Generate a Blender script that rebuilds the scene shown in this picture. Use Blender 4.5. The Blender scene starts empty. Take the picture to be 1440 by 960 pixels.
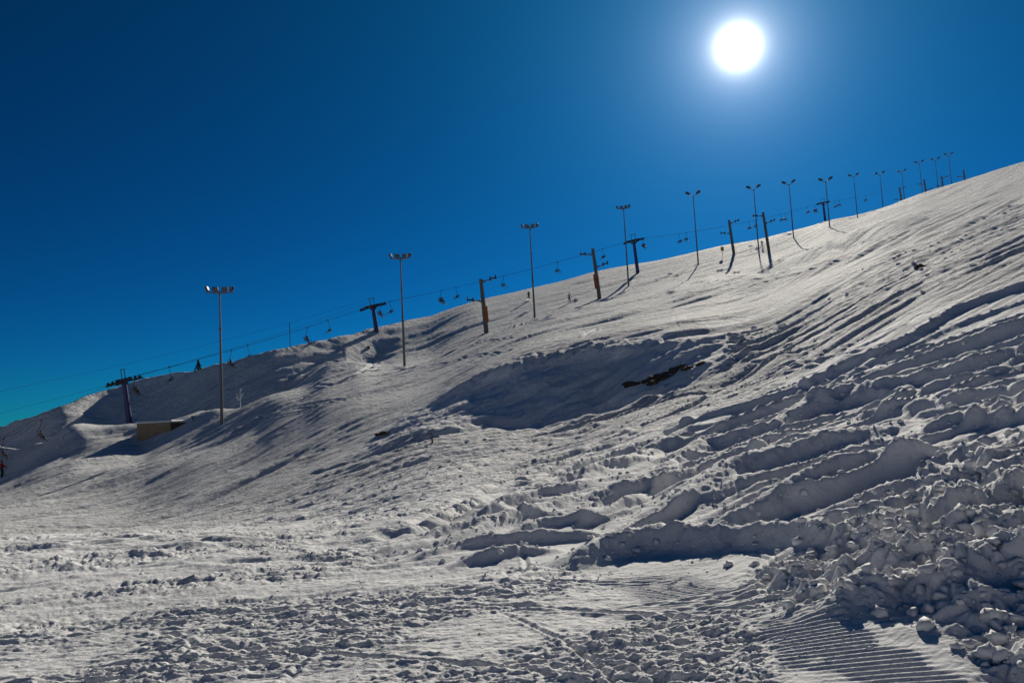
import bpy, bmesh, math, random
import numpy as np
from mathutils import Vector, Matrix

rng = np.random.default_rng(7)
random.seed(7)
S = bpy.context.scene
COL = S.collection

# =====================================================================
# CAMERA  (eye at the origin, 1.6 m above the trampled snow)
# =====================================================================
LENS = 28.25
F = LENS / 36 * 1440
PITCH, ROLL = math.radians(5.6), math.radians(3.0)
fw = np.array([0, math.cos(PITCH), math.sin(PITCH)])
r0 = np.array([1., 0, 0]); u0 = np.array([0, -math.sin(PITCH), math.cos(PITCH)])
RT = math.cos(ROLL) * r0 - math.sin(ROLL) * u0
UP = math.cos(ROLL) * u0 + math.sin(ROLL) * r0
cam = bpy.data.cameras.new('camera'); cam.lens = LENS; cam.sensor_width = 36
cam.clip_start = 0.1; cam.clip_end = 12000
camo = bpy.data.objects.new('camera', cam); COL.objects.link(camo)
camo.matrix_world = Matrix(((RT[0], UP[0], -fw[0], 0), (RT[1], UP[1], -fw[1], 0), (RT[2], UP[2], -fw[2], 0), (0, 0, 0, 1)))
S.camera = camo

def ray(px, py):
    d = fw + RT * ((px - 720) / F) + UP * ((480 - py) / F)
    return d / np.linalg.norm(d)
def proj(p):
    p = np.asarray(p, float); w = p @ fw
    return 720 + F * (p @ RT) / w, 480 - F * (p @ UP) / w

# =====================================================================
# SKY, SUN, EXPOSURE
# =====================================================================
sd = ray(1038, 66)
SUN_EL = math.asin(sd[2]); SUN_AZ = math.atan2(sd[0], sd[1])
W_ = bpy.data.worlds.new('World'); S.world = W_; W_.use_nodes = True
nt = W_.node_tree; nt.nodes.clear()
def N(t, kind, **kw):
    n = t.nodes.new(kind)
    for k, v in kw.items():
        if k.startswith('i_'): n.inputs[int(k[2:])].default_value = v
        else: setattr(n, k, v)
    return n
def L(t, a, b): t.links.new(a, b)
sky = N(nt, 'ShaderNodeTexSky', sky_type='NISHITA', sun_disc=False, sun_elevation=SUN_EL, sun_rotation=SUN_AZ,
        altitude=2600, air_density=1.0, dust_density=0.1, ozone_density=1.0)
gk = N(nt, 'ShaderNodeGamma'); gk.inputs[1].default_value = 1.7      # deep, polarised mountain sky
gm = N(nt, 'ShaderNodeMix', data_type='RGBA', blend_type='MULTIPLY'); gm.inputs[0].default_value = 1
gm.inputs[7].default_value = (0.004, 0.089, 0.158, 1)
bg = N(nt, 'ShaderNodeBackground'); bg.inputs[1].default_value = 0.05
L(nt, sky.outputs[0], gk.inputs[0]); L(nt, gk.outputs[0], gm.inputs[6]); L(nt, gm.outputs[2], bg.inputs[0])
# the sun's own disc and the bright aureole around it
tc = N(nt, 'ShaderNodeTexCoord')
dp = N(nt, 'ShaderNodeVectorMath', operation='DOT_PRODUCT'); dp.inputs[1].default_value = tuple(sd)
L(nt, tc.outputs['Generated'], dp.inputs[0])
ac = N(nt, 'ShaderNodeMath', operation='ARCCOSINE'); L(nt, dp.outputs['Value'], ac.inputs[0])
def falloff(c, width, power):
    a = N(nt, 'ShaderNodeMath', operation='DIVIDE'); L(nt, ac.outputs[0], a.inputs[0]); a.inputs[1].default_value = width
    p = N(nt, 'ShaderNodeMath', operation='POWER'); L(nt, a.outputs[0], p.inputs[0]); p.inputs[1].default_value = power
    s = N(nt, 'ShaderNodeMath', operation='ADD'); L(nt, p.outputs[0], s.inputs[0]); s.inputs[1].default_value = 1
    q = N(nt, 'ShaderNodeMath', operation='DIVIDE'); q.inputs[0].default_value = c; L(nt, s.outputs[0], q.inputs[1])
    return q
g1 = falloff(6.0, 0.0155, 3.5); g2 = falloff(0.30, 0.075, 3.0)
em1 = N(nt, 'ShaderNodeBackground'); em1.inputs[0].default_value = (1, .98, .95, 1); L(nt, g1.outputs[0], em1.inputs[1])
em2 = N(nt, 'ShaderNodeBackground'); em2.inputs[0].default_value = (.55, .75, 1, 1); L(nt, g2.outputs[0], em2.inputs[1])
a1 = N(nt, 'ShaderNodeAddShader'); a2 = N(nt, 'ShaderNodeAddShader'); wo = N(nt, 'ShaderNodeOutputWorld')
L(nt, bg.outputs[0], a1.inputs[0]); L(nt, em1.outputs[0], a1.inputs[1])
g3 = falloff(1.0, 0.26, 2.0)                                         # wide forward-scattered glow of the air
em3 = N(nt, 'ShaderNodeBackground'); em3.inputs[0].default_value = (.001, .125, .25, 1); L(nt, g3.outputs[0], em3.inputs[1])
a3 = N(nt, 'ShaderNodeAddShader')
L(nt, a1.outputs[0], a2.inputs[0]); L(nt, em2.outputs[0], a2.inputs[1])
L(nt, a2.outputs[0], a3.inputs[0]); L(nt, em3.outputs[0], a3.inputs[1]); L(nt, a3.outputs[0], wo.inputs[0])
W_.cycles.sampling_method = 'MANUAL'; W_.cycles.sample_map_resolution = 1024

sl = bpy.data.lights.new('sun', 'SUN'); sl.energy = 4.2; sl.angle = math.radians(0.53); sl.color = (1, .93, .80)
so = bpy.data.objects.new('sun', sl); COL.objects.link(so)
so.rotation_euler = Vector(sd).to_track_quat('Z', 'Y').to_euler(); so.location = Vector(sd) * 300
S.view_settings.view_transform = 'Standard'; S.view_settings.look = 'None'
S.view_settings.exposure = 0.0; S.view_settings.gamma = 1.0
S.cycles.max_bounces = 5; S.cycles.diffuse_bounces = 1; S.cycles.glossy_bounces = 2

# =====================================================================
# MATERIALS
# =====================================================================
def mat(name, col, rough=.6, metal=0., noise=None, bump=0., spec=.5):
    m = bpy.data.materials.new(name); m.use_nodes = True
    t = m.node_tree; b = t.nodes['Principled BSDF']
    b.inputs['Roughness'].default_value = rough; b.inputs['Metallic'].default_value = metal
    b.inputs['Specular IOR Level'].default_value = spec
    if noise:
        sc, amt = noise
        tx = N(t, 'ShaderNodeTexCoord'); n = N(t, 'ShaderNodeTexNoise'); n.inputs['Scale'].default_value = sc
        n.inputs['Detail'].default_value = 5
        L(t, tx.outputs['Object'], n.inputs['Vector'])
        r = N(t, 'ShaderNodeValToRGB')
        r.color_ramp.elements[0].position = .3; r.color_ramp.elements[1].position = .7
        r.color_ramp.elements[0].color = tuple(c * (1 - amt) for c in col) + (1,)
        r.color_ramp.elements[1].color = tuple(min(1, c * (1 + amt)) for c in col) + (1,)
        L(t, n.outputs[0], r.inputs[0]); L(t, r.outputs[0], b.inputs['Base Color'])
        if bump:
            bp = N(t, 'ShaderNodeBump'); bp.inputs['Strength'].default_value = bump
            L(t, n.outputs[0], bp.inputs['Height']); L(t, bp.outputs[0], b.inputs['Normal'])
    else:
        b.inputs['Base Color'].default_value = tuple(col) + (1,)
    return m

def snow_material(name='snow', loose=False):
    m = mat(name, (.80, .82, .85), .8, spec=.08)
    t = m.node_tree; b = t.nodes['Principled BSDF']
    g = N(t, 'ShaderNodeNewGeometry')
    def noise(sc, det, ro):
        n = N(t, 'ShaderNodeTexNoise'); n.inputs['Scale'].default_value = sc; n.inputs['Detail'].default_value = det; n.inputs['Roughness'].default_value = ro
        return n
    def bump(h, strength, dist, under=None):
        q = N(t, 'ShaderNodeBump'); q.inputs['Distance'].default_value = dist
        if hasattr(strength, 'links'): L(t, strength, q.inputs['Strength'])
        else: q.inputs['Strength'].default_value = strength
        L(t, h, q.inputs['Height'])
        if under: L(t, under.outputs[0], q.inputs['Normal'])
        return q
    n1 = noise(9, 8, .66); L(t, g.outputs['Position'], n1.inputs['Vector'])      # crystals and crumbs
    if loose:
        last = bump(n1.outputs[0], .5, .03)
    else:
        at = N(t, 'ShaderNodeAttribute', attribute_name='packed')                # how hard the snow was packed and scraped by skis
        n2 = noise(1.3, 7, .65); L(t, g.outputs['Position'], n2.inputs['Vector'])
        mp = N(t, 'ShaderNodeMapping', vector_type='TEXTURE'); mp.inputs['Rotation'].default_value = (0, 0, math.radians(38)); mp.inputs['Scale'].default_value = (12, .5, 1)
        n4 = noise(.4, 6, .66); L(t, g.outputs['Position'], mp.inputs['Vector']); L(t, mp.outputs[0], n4.inputs['Vector'])
        b3 = bump(n4.outputs[0], at.outputs['Fac'], .85)
        b2 = bump(n2.outputs[0], at.outputs['Fac'], .36, b3)
        last = bump(n1.outputs[0], .6, .04, b2)
    L(t, last.outputs[0], b.inputs['Normal'])
    # slightly dirtier and cleaner snow
    n3 = noise(.22, 6, .5)
    L(t, g.outputs['Position'], n3.inputs['Vector'])
    r = N(t, 'ShaderNodeValToRGB'); e = r.color_ramp.elements
    e[0].position = .35; e[1].position = .65; e[0].color = (.80, .805, .81, 1); e[1].color = (.90, .905, .91, 1)
    L(t, n3.outputs[0], r.inputs[0]); L(t, r.outputs[0], b.inputs['Base Color'])
    return m
M = dict(
    snow=snow_material(), loose_snow=snow_material('loose_snow', True),
    galv=mat('galvanised_steel', (.15, .15, .155), .6, .3, (6, .25)),
    lamp=mat('lamp_housing', (.10, .10, .11), .5, .2, (9, .3)),
    glass=mat('lamp_glass', (.22, .23, .25), .12, .0, None),
    tower=mat('weathered_tower_steel', (.13, .12, .11), .6, .3, (4, .3)),
    navy=mat('blue_painted_steel', (.02, .035, .13), .5, .1, (4, .25)),
    dark=mat('dark_steel', (.045, .045, .05), .55, .4, (8, .3)),
    cable=mat('steel_cable', (.06, .06, .065), .6, .5, (8, .2)),
    rubber=mat('rubber', (.02, .02, .02), .8, 0, (10, .3)),
    orange=mat('orange_pad', (.33, .09, .03), .7, 0, (5, .2)),
    seat=mat('chair_seat', (.06, .06, .07), .6, 0, (7, .3)),
    concrete=mat('tan_concrete', (.30, .22, .13), .85, 0, (2.2, .25), .2),
    brown=mat('dark_timber', (.10, .065, .04), .8, 0, (3, .35), .2),
    rock=mat('brown_rock', (.075, .052, .038), .9, 0, (3.5, .5), .6),
    bark=mat('bark', (.06, .04, .03), .9, 0, (9, .3)),
    needle=mat('dark_needles', (.03, .04, .02), .8, 0, (7, .4)),
    twig=mat('frosted_twigs', (.62, .63, .66), .7, 0, (9, .2)),
    skin=mat('skin', (.45, .28, .2), .6), black=mat('black_cloth', (.018, .018, .02), .8, 0, (14, .3)),
    white=mat('pale_cloth', (.62, .62, .64), .8, 0, (14, .15)), red=mat('red_cloth', (.5, .03, .03), .7, 0, (14, .2)),
    ski=mat('ski_top', (.09, .09, .12), .35), yellow=mat('yellow_sign', (.45, .36, .06), .6, 0, (5, .2)),
    navycloth=mat('navy_cloth', (.03, .04, .09), .8, 0, (14, .3)),
)

# =====================================================================
# THE HILL: survey of heights -> smooth base surface -> snow relief
# =====================================================================
SURV = {
0:[(960,6.5),(860,9.3),(760,17.5),(715,66),(690,84),(668,105),(650,116),(612,124),(598,140)],
100:[(960,6.2),(860,8.8),(760,15.8),(715,60),(690,72),(650,86),(636,95),(601,100),(597,105),(575,121),(564,134)],
200:[(960,5.8),(860,8.3),(760,14.5),(715,54),(690,63),(660,74),(622,95),(600,98.5),(597,103),(546,134),(533,138)],
280:[(960,5.6),(860,7.9),(770,12.3),(715,43),(690,51),(650,65),(605,90),(580,106),(528,125.5),(517,129)],
360:[(960,5.45),(860,7.6),(780,11.2),(720,31),(690,41),(650,55),(610,73),(569,98),(514,122),(501,126)],
480:[(960,5.2),(860,7.25),(780,10.6),(720,21),(680,30),(650,39),(610,51),(570,62),(540,85),(511,113),(481,132.5),(472,136.5)],
600:[(960,5.0),(860,7.0),(780,10),(720,15),(680,21.5),(640,30),(600,41),(570,50),(540,64),(510,92),(488,123),(445,172)],
720:[(960,4.9),(860,6.75),(780,9.6),(720,13.7),(680,19),(640,27),(603,37),(588,41),(522,47.5),(490,65),(460,95),(446,133),(412,200)],
840:[(960,4.87),(860,6.68),(780,9.3),(720,12.5),(670,17.5),(620,26.5),(585,36),(565,41),(498,47),(465,67),(430,105),(416,148),(382,222)],
960:[(960,4.85),(860,6.6),(760,9.6),(700,13),(640,19),(600,25),(560,33),(535,39.5),(478,46),(440,70),(400,125),(378,177),(358,240)],
1080:[(960,4.85),(860,6.3),(770,8.5),(700,11.3),(640,15.5),(590,21.5),(555,27.5),(500,38),(460,49),(410,80),(375,130),(349,200),(333,270)],
1200:[(960,4.85),(860,6.0),(780,7.4),(700,9.9),(620,15),(560,21),(500,28),(470,33),(430,43),(380,61),(330,105),(306,292),(301.5,330)],
1320:[(960,4.9),(860,5.9),(770,7.4),(680,9.8),(590,14.5),(520,21),(440,30.5),(400,38.5),(350,58),(300,105),(275,200),(263,345)],
1440:[(960,4.95),(860,5.85),(760,7.5),(660,10),(560,15),(480,21),(410,30),(330,50),(300,66),(260,118),(223.4,350)],
}
SKYLINE = [(-60,615),(0,598),(21,592.6),(53,582),(99,564),(142,548),(198,534),(244,523.5),(305,514),(327,507),(376,494),(429,482),(468,475),
 (518,462),(566,451),(605,444),(633,434),(672,422),(732,409),(780,398),(832,383),(879,374),(919,367),(960,358),(1012,346),(1065,336.5),
 (1110,325),(1136,319),(1164,310),(1205,302),(1241,292),(1269,281.6),(1294,271),(1320,263),(1357,250.6),(1395,237.5),(1440,223.4),(1500,205)]
DIP = {100:[(117,1.5)],200:[(123,.9)],280:[(111,1.4)],360:[(105,1.8)],480:[(120,7.6)]}
def point(px, py, r):
    d = ray(px, py); return d * (r / math.hypot(d[0], d[1]))
ctrl = []
for px, l in SURV.items():
    for py, r in l:
        p = point(px, py, r); ctrl.append((math.atan2(p[0], p[1]), r, p[2]))
    az = math.atan2(p[0], p[1]); rc, zc = r, p[2]
    ctrl += [(az, rc*1.12, zc-(.035 if 150 < px < 500 else .006)*rc), (az, rc*1.4, zc-.08*rc), (az, rc*2.2, min(zc-.3*rc, -20)), (az, 1500, -60), (az, 4000, -140)]
    for r, z in DIP.get(px, []): ctrl.append((az, r, z))
    ctrl.append((az, 3.2, max(-1.62, point(px, 960, l[0][1])[2]-.02)))
cx = sorted(SURV); cr = [SURV[c][-1][1] for c in cx]
for px, py in SKYLINE[1:-1]:
    if min(abs(px-c) for c in cx) < 28: continue
    r = float(np.interp(px, cx, cr)); p = point(px, py, r); ctrl.append((math.atan2(p[0], p[1]), r, p[2]))
ctrl = np.array(ctrl)
AS = 2.6
P = np.stack([ctrl[:, 0]*AS, np.log(ctrl[:, 1])], 1); Q = (ctrl[:, 2]+1.6)/ctrl[:, 1]
def kern(d2): return 0.5*d2*np.log(d2+1e-12)
n = len(P); D2 = ((P[:, None]-P[None])**2).sum(2)
A = np.zeros((n+3, n+3)); A[:n, :n] = kern(D2)+np.eye(n)*2e-4; A[:n, n] = 1; A[:n, n+1:] = P; A[n, :n] = 1; A[n+1:, :n] = P.T
TW = np.linalg.solve(A, np.r_[Q, 0, 0, 0])
def spline(az, lr):
    x = np.clip(az.ravel(), -AZF-.02, AZF+.04)*AS; y = lr.ravel(); o = np.empty(x.size)
    for i in range(0, x.size, 40000):
        a = x[i:i+40000, None]-P[None, :, 0]; b = y[i:i+40000, None]-P[None, :, 1]
        o[i:i+40000] = kern(a*a+b*b) @ TW[:n]
    return (o+TW[n]+TW[n+1]*x+TW[n+2]*y).reshape(az.shape)
# coarse evaluation, then bicubic-ish resampling through dense linear steps
NR = 1150
AZF = math.radians(35.5)
az_side = np.radians(np.linspace(35.65, 50, 84))
azf = np.concatenate([-az_side[::-1], np.linspace(-AZF, AZF, 960), az_side]); NA = len(azf)
def acol(a): return np.interp(a, azf, np.arange(NA))
lrf = np.concatenate([np.linspace(math.log(3.2), math.log(4.5), 60)[:-1], np.linspace(math.log(4.5), math.log(8), 285)[:-1], np.linspace(math.log(8), math.log(420), NR-343)])
def lrow(l): return np.interp(l, lrf, np.arange(NR))
gaz = np.linspace(-math.radians(51), math.radians(51), 344); glr = np.linspace(math.log(2.5), math.log(6000), 560)
GA, GL = np.meshgrid(gaz, glr, indexing='ij')
GQ = spline(GA, GL)
# pull the crest onto the surveyed skyline
ssx, ssy = zip(*SKYLINE)
GR = np.exp(GL); vis = GR < 450
ERR = np.zeros(len(gaz)); CL = np.zeros(len(gaz))
for i in range(len(gaz)):
    r = GR[i]; z = GQ[i]*r-1.6
    pts = np.stack([np.sin(gaz[i])*r, np.cos(gaz[i])*r, z], -1)
    qx, qy = proj(pts); qy = np.where(vis[i], qy, 9e3); j = qy.argmin()
    ERR[i] = qy[j]-np.interp(qx[j], ssx, ssy); CL[i] = glr[j]
hw = np.hanning(33); hw /= hw.sum(); CL = np.convolve(np.pad(CL, 16, 'edge'), hw, 'valid')
hw = np.hanning(7); hw /= hw.sum(); ERR = np.convolve(np.pad(ERR, 3, 'edge'), hw, 'valid')
for i in range(len(gaz)):
    w = np.clip((GL[i]-(CL[i]-1.1))/1.0, 0, 1); w = w*w*(3-2*w)*np.clip(1-(GL[i]-CL[i]-.1)/.6, 0, 1)
    GQ[i] += ERR[i]/F*w*1.02
def bil(G, a, l):
    fa = np.clip((a-gaz[0])/(gaz[1]-gaz[0]), 0, len(gaz)-1.001); fl = np.clip((l-glr[0])/(glr[1]-glr[0]), 0, len(glr)-1.001)
    i = fa.astype(int); j = fl.astype(int); fa = fa-i; fl = fl-j
    return G[i, j]*(1-fa)*(1-fl)+G[i+1, j]*fa*(1-fl)+G[i, j+1]*(1-fa)*fl+G[i+1, j+1]*fa*fl
def cub(G, a, l):                     # Catmull-Rom on the coarse table
    fa = np.clip((a-gaz[0])/(gaz[1]-gaz[0]), 1, len(gaz)-2.001); fl = np.clip((l-glr[0])/(glr[1]-glr[0]), 1, len(glr)-2.001)
    i = fa.astype(int); j = fl.astype(int); fa = fa-i; fl = fl-j
    def wts(t): return (-.5*t+t*t-.5*t**3, 1-2.5*t*t+1.5*t**3, .5*t+2*t*t-1.5*t**3, -.5*t*t+.5*t**3)
    wa, wl = wts(fa), wts(fl); o = 0
    for k in range(4):
        row = 0
        for q in range(4): row = row+wl[q]*G[np.clip(i+k-1, 0, G.shape[0]-1), np.clip(j+q-1, 0, G.shape[1]-1)]
        o = o+wa[k]*row
    return o
def base_z(az, lr): return cub(GQ, az, lr)*np.exp(lr)-1.6
def base_hit(px, py, rmin=3.5):
    d = ray(px, py); t = d[2]/math.hypot(d[0], d[1]); az = math.atan2(d[0], d[1])
    l = np.linspace(math.log(rmin), math.log(600), 2500); z = base_z(np.full_like(l, az), l)
    k = np.nonzero(z >= t*np.exp(l))[0]
    return az, (l[k[0]] if len(k) else math.log(300))

# ---- noise -----------------------------------------------------------
PERM = rng.permutation(512).astype(np.int32)
GRD = rng.uniform(0, 2*np.pi, 512); GX, GY = np.cos(GRD).astype(np.float32), np.sin(GRD).astype(np.float32)
def perlin(x, y, seed=0):
    x = x+seed*17.31; y = y+seed*9.77
    xi = np.floor(x); yi = np.floor(y); fx = (x-xi).astype(np.float32); fy = (y-yi).astype(np.float32)
    xi = xi.astype(np.int64); yi = yi.astype(np.int64)
    def g(ix, iy, dx, dy):
        h = PERM[(PERM[(ix+seed*31) & 511]+iy) & 511]; return GX[h]*dx+GY[h]*dy
    u = fx*fx*fx*(fx*(fx*6-15)+10); v = fy*fy*fy*(fy*(fy*6-15)+10)
    a = g(xi, yi, fx, fy); b = g(xi+1, yi, fx-1, fy); c = g(xi, yi+1, fx, fy-1); d = g(xi+1, yi+1, fx-1, fy-1)
    return (a*(1-u)+b*u)*(1-v)+(c*(1-u)+d*u)*v
def fbm(x, y, o=4, seed=0, gain=.5):
    s = 0; a = 1.
    for k in range(o):
        s = s+a*perlin(x*2**k, y*2**k, seed+k); a *= gain
    return s
def cells(x, y, seed=0):                # distance to nearest random point + its random value
    xi = np.floor(x).astype(np.int64); yi = np.floor(y).astype(np.int64)
    best = np.full(x.shape, 9., np.float32); val = np.zeros(x.shape, np.float32)
    for dx in (-1, 0, 1):
        for dy in (-1, 0, 1):
            h = PERM[(PERM[(xi+dx+seed*13) & 511]+yi+dy) & 511]
            h2 = PERM[(h+77) & 511]; h3 = PERM[(h+191) & 511]
            d = np.hypot(xi+dx+h/512.-x, yi+dy+h2/512.-y).astype(np.float32)
            m = d < best; best = np.where(m, d, best); val = np.where(m, h3/512., val)
    return best, val
def sm(x, a, b):
    t = np.clip((x-a)/(b-a), 0, 1); return t*t*(3-2*t)
def zone(az, lr, pix, soft=.12):          # soft area on the hill given by its surveyed corners
    poly = np.array([(lambda h: (h[0]*AS, h[1]))(base_hit(*p)) for p in pix])
    x = az*AS; y = lr
    ins = np.zeros(x.shape, bool); dist = np.full(x.shape, 9., np.float32)
    for (x1, y1), (x2, y2) in zip(poly, np.roll(poly, -1, 0)):
        c = (y1 > y) != (y2 > y)
        ins ^= c & (x < (x2-x1)*(y-y1)/(y2-y1+1e-12)+x1)
        ex, ey = x2-x1, y2-y1; t = np.clip(((x-x1)*ex+(y-y1)*ey)/(ex*ex+ey*ey+1e-12), 0, 1)
        dist = np.minimum(dist, np.hypot(x-x1-t*ex, y-y1-t*ey))
    sdv = np.where(ins, dist, -dist)
    return sm(sdv, -soft*.5, soft*.5)
def track(X, Y, Z, pts, prof, reach):     # add a profile (offset d across, u along 0..1) along a world polyline
    pts = np.array(pts)
    seg = np.hypot(*np.diff(pts, axis=0).T); tot = seg.sum(); acc = 0
    lo = pts.min(0)-reach; hi = pts.max(0)+reach
    m = (X > lo[0]) & (X < hi[0]) & (Y > lo[1]) & (Y < hi[1])
    idx = np.nonzero(m.ravel())[0]
    if not len(idx): return
    x = X.ravel()[idx]; y = Y.ravel()[idx]; bd = np.full(len(idx), 99.); bu = np.zeros(len(idx)); bs = np.ones(len(idx))
    for k in range(len(seg)):
        ex, ey = pts[k+1]-pts[k]; t = np.clip(((x-pts[k, 0])*ex+(y-pts[k, 1])*ey)/(seg[k]**2+1e-9), 0, 1)
        dx, dy = x-pts[k, 0]-t*ex, y-pts[k, 1]-t*ey; d = np.hypot(dx, dy); c = d < bd
        bd = np.where(c, d, bd); bu = np.where(c, (acc+t*seg[k])/tot, bu); bs = np.where(c, np.sign(ex*dy-ey*dx), bs)
        acc += seg[k]
    near = bd < reach
    zz = Z.ravel(); zz[idx[near]] += prof((bd*bs)[near], bu[near], x[near], y[near])

def base_xy(px, py):
    a, l = base_hit(px, py); r = math.exp(l); return (math.sin(a)*r, math.cos(a)*r)

# ---- relief on the fine grid ----------------------------------------
AZ, LR = np.meshgrid(azf, lrf, indexing='ij')
R = np.exp(LR); X = np.sin(AZ)*R; Y = np.cos(AZ)*R
Z = base_z(AZ, LR)
# the ridge behind the piste: a dip, then a steep face that never sees the sun
epx = [(-10,613),(60,600),(120,596),(200,597),(280,581),(335,574),(387,561),(429,538),(483,511),(518,491),(564,471),(610,455)]
eaz = np.array([base_hit(*p)[0] for p in epx]); er_ = np.interp([p[0] for p in epx], [0,100,200,280,360,480,600], [122,106,105,106,99,113,135])
tau_ = np.where(R < 260, Z/R, -9.); ci = tau_.argmax(1)
def smooth(v):
    k = np.hanning(61); k /= k.sum(); return np.convolve(np.pad(v, 30, 'edge'), k, 'valid')
RC = smooth(R[np.arange(NA), ci]); ZC = RC*smooth(tau_[np.arange(NA), ci])
for i in range(NA):
    a = azf[i]
    if a > eaz[-1]+.05: continue
    re = float(np.interp(a, eaz, er_)); rc, zc = RC[i], ZC[i]
    if rc < re+4: continue
    ze = float(np.interp(math.log(re), LR[i], Z[i])); t = (R[i]-re)/(rc-re); m = (t > 0) & (t < 1)
    dip = .18*(zc-ze)+.4; Ls = min((zc-ze+dip)/.50, (rc-re)*.75); gap = rc-re-Ls
    prof = np.interp(R[i], [re, re+.12*gap, re+.35*gap, re+.7*gap, rc-Ls*.97, rc-Ls*.85, rc-.04*Ls, rc], [ze, ze-.02*dip, ze-.75*dip, ze-dip, ze-dip, ze-.72*dip, zc-.05*(zc-ze), zc])
    w = float((1-sm(np.array(a), eaz[-3], eaz[-1]+.05)))
    Z[i] = np.where(m, Z[i]*(1-w)+prof*w, Z[i])
    over = (R[i] >= rc) & (R[i] < rc*1.5)
    Z[i] = np.where(over, np.minimum(Z[i], zc-(R[i]-rc)*.12*w+(1-w)*9), Z[i])
def uv(deg):
    a = math.radians(deg); return X*math.sin(a)+Y*math.cos(a), -X*math.cos(a)+Y*math.sin(a)
u1, v1 = uv(63); u2, v2 = uv(43); u3, v3 = uv(30); u4, v4 = uv(80)
soft_r = sm(R, 30, 110)

z_mound = zone(AZ, LR, [(520,778),(640,730),(760,688),(850,648),(960,597),(1100,536),(1200,492),(1300,438),(1440,400),(1750,300),(1750,1100),(1430,1000),(1400,880),(1320,862),(1200,850),(1060,828),(1000,800),(820,806),(640,792)], .10)
z_chunk = zone(AZ, LR, [(1060,815),(1150,775),(1215,725),(1290,670),(1360,635),(1750,520),(1750,1050),(1420,990),(1370,880),(1240,850),(1130,850)], .16)
z_cord = zone(AZ, LR, [(1040,850),(1180,866),(1310,876),(1370,940),(1400,1020),(1120,1020),(1090,930)], .12)
z_cord2 = zone(AZ, LR, [(815,806),(960,800),(1030,830),(1020,868),(930,862)], .10)
z_deb = zone(AZ, LR, [(330,735),(420,690),(500,645),(640,602),(800,592),(900,567),(1050,512),(1100,520),(960,580),(800,640),(640,690),(480,730)], .12)
z_bank = zone(AZ, LR, [(1030,478),(1100,445),(1180,402),(1280,345),(1440,285),(1700,205),(1700,300),(1400,385),(1300,415),(1180,470),(1080,520),(1040,520)], .10)
z_wall = zone(AZ, LR, [(500,640),(560,590),(650,545),(720,518),(860,492),(1020,474),(1035,505),(960,545),(880,570),(780,592),(620,605)], .08)
z_chop = sm(-LR, -math.log(34), -math.log(20))*(1-z_mound)
z_lane = zone(AZ, LR, [(480,760),(700,690),(960,590),(1200,485),(1440,398),(1500,360),(1300,405),(1100,500),(900,590),(700,640),(520,700)], .15)
far = sm(R, 45, 80)
z_far0 = sm(R, 92, 108)*sm(-AZ, math.radians(4), math.radians(12))

# broad swells and pistes streaked down the fall line
Z += (.22*fbm(u2/40, v2/9, 3, 1)+.10*fbm(u2/50, v2/3.4, 3, 5, .6))*far
Z += (.05*fbm(u2/22, v2/1.5, 4, 9, .7)+.03*fbm(X/.9, Y/.9, 3, 14, .6))*(.25+.75*soft_r)*(1-z_mound)*(1-.8*z_wall)*(1-z_chop*.7)
Z += (.03*(1-np.abs(fbm(u1/9, v1/.55, 3, 20)))+.02*fbm(u1/3, v1/.2, 3, 22))*sm(R, 10, 20)*(1-far)*(1-z_mound)*(1-z_wall)*(.5+.5*z_lane)
mid = 1-far
lowl = sm(-AZ, math.radians(8), math.radians(18))*(1-z_far0)
for k, w in enumerate((.09, .17, .33, .65, 1.3, 2.4)):
    ok = sm(w/R, .009, .016)*(1-.85*z_wall)*(1-.6*z_mound)*(1-z_chunk)*(1-z_chop*.75)*sm(R, 7, 13)
    st = (perlin(u1/(w*30), v1/w, 40+k)*mid*(1-lowl)+perlin(u2/(w*34), v2/w, 46+k)*far*(1-lowl)+perlin(u3/(w*30), v3/w, 52+k)*lowl)
    st = st-.7*np.abs(st)
    brkp = .35+1.3*sm(fbm(u2/22, v2/5, 2, 64), -.3, .35)
    Z += ok*w*((.40, .42, .40, .30, .13, .07)[k]*st+(0, 0, .10, .16, .17, .10)[k]*sm(R, 30, 75)*perlin(u2/(w*9), v2/w, 350+k)+(.08 if w < .5 else .0)*perlin(X/w/1.3, Y/w/1.3, 58+k))*brkp
# right-hand field of ploughed ruts
wv = v1+.35*fbm(u1/6, v1/4, 3, 30)
rut = 1-np.abs(perlin(u1/24, wv/1.5, 31))*2.4
rut2 = 1-np.abs(perlin(u1/22, wv/.5+3, 32))*2.2
crumb = fbm(X/.3, Y/.3, 4, 34, .6)
rough = sm(fbm(X/2.3, Y/2.3, 2, 37), -.2, .25)
Z += z_mound*(1-.65*z_chunk)*(.02*rut+.028*rut2+.024*crumb*rough+.05*perlin(u1/14, v1/3.5, 36))*(.4+.6*sm(R, 6, 14))
# broken blocks at the near right
def billow(w, sd): return np.abs(perlin(X/w+.25*perlin(X/w*1.7, Y/w*1.7, sd+1), Y/w+.25*perlin(X/w*1.7, Y/w*1.7, sd+2), sd))*2
Z += z_chunk*(.19*billow(.62, 190)+.11*billow(.28, 193)+.05*billow(.12, 196)+.018*billow(.055, 199)+.10*fbm(X/2.5, Y/2, 2, 55)-.12)
c3, k3 = cells(u1/.36, v1/.26, 8)
Z += z_mound*(1-z_chunk)*.03*sm(fbm(X/1.7, Y/1.7, 2, 58), .0, .25)*k3*np.sqrt(np.clip(1-c3*c3*1.9, 0, 1))
# groomer corduroy
cn = uv(97)[1]*.97+.02*fbm(X/.8, Y/.8, 2, 60)
cord = np.sin(cn*2*np.pi/.060)*.0085
brk = sm(fbm(X/.9, Y/.9, 3, 61), -.35, .0)
Z += (z_cord*brk+z_cord2*sm(brk, -.5, 1))*cord*.85*(1-z_chunk*.7)
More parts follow.
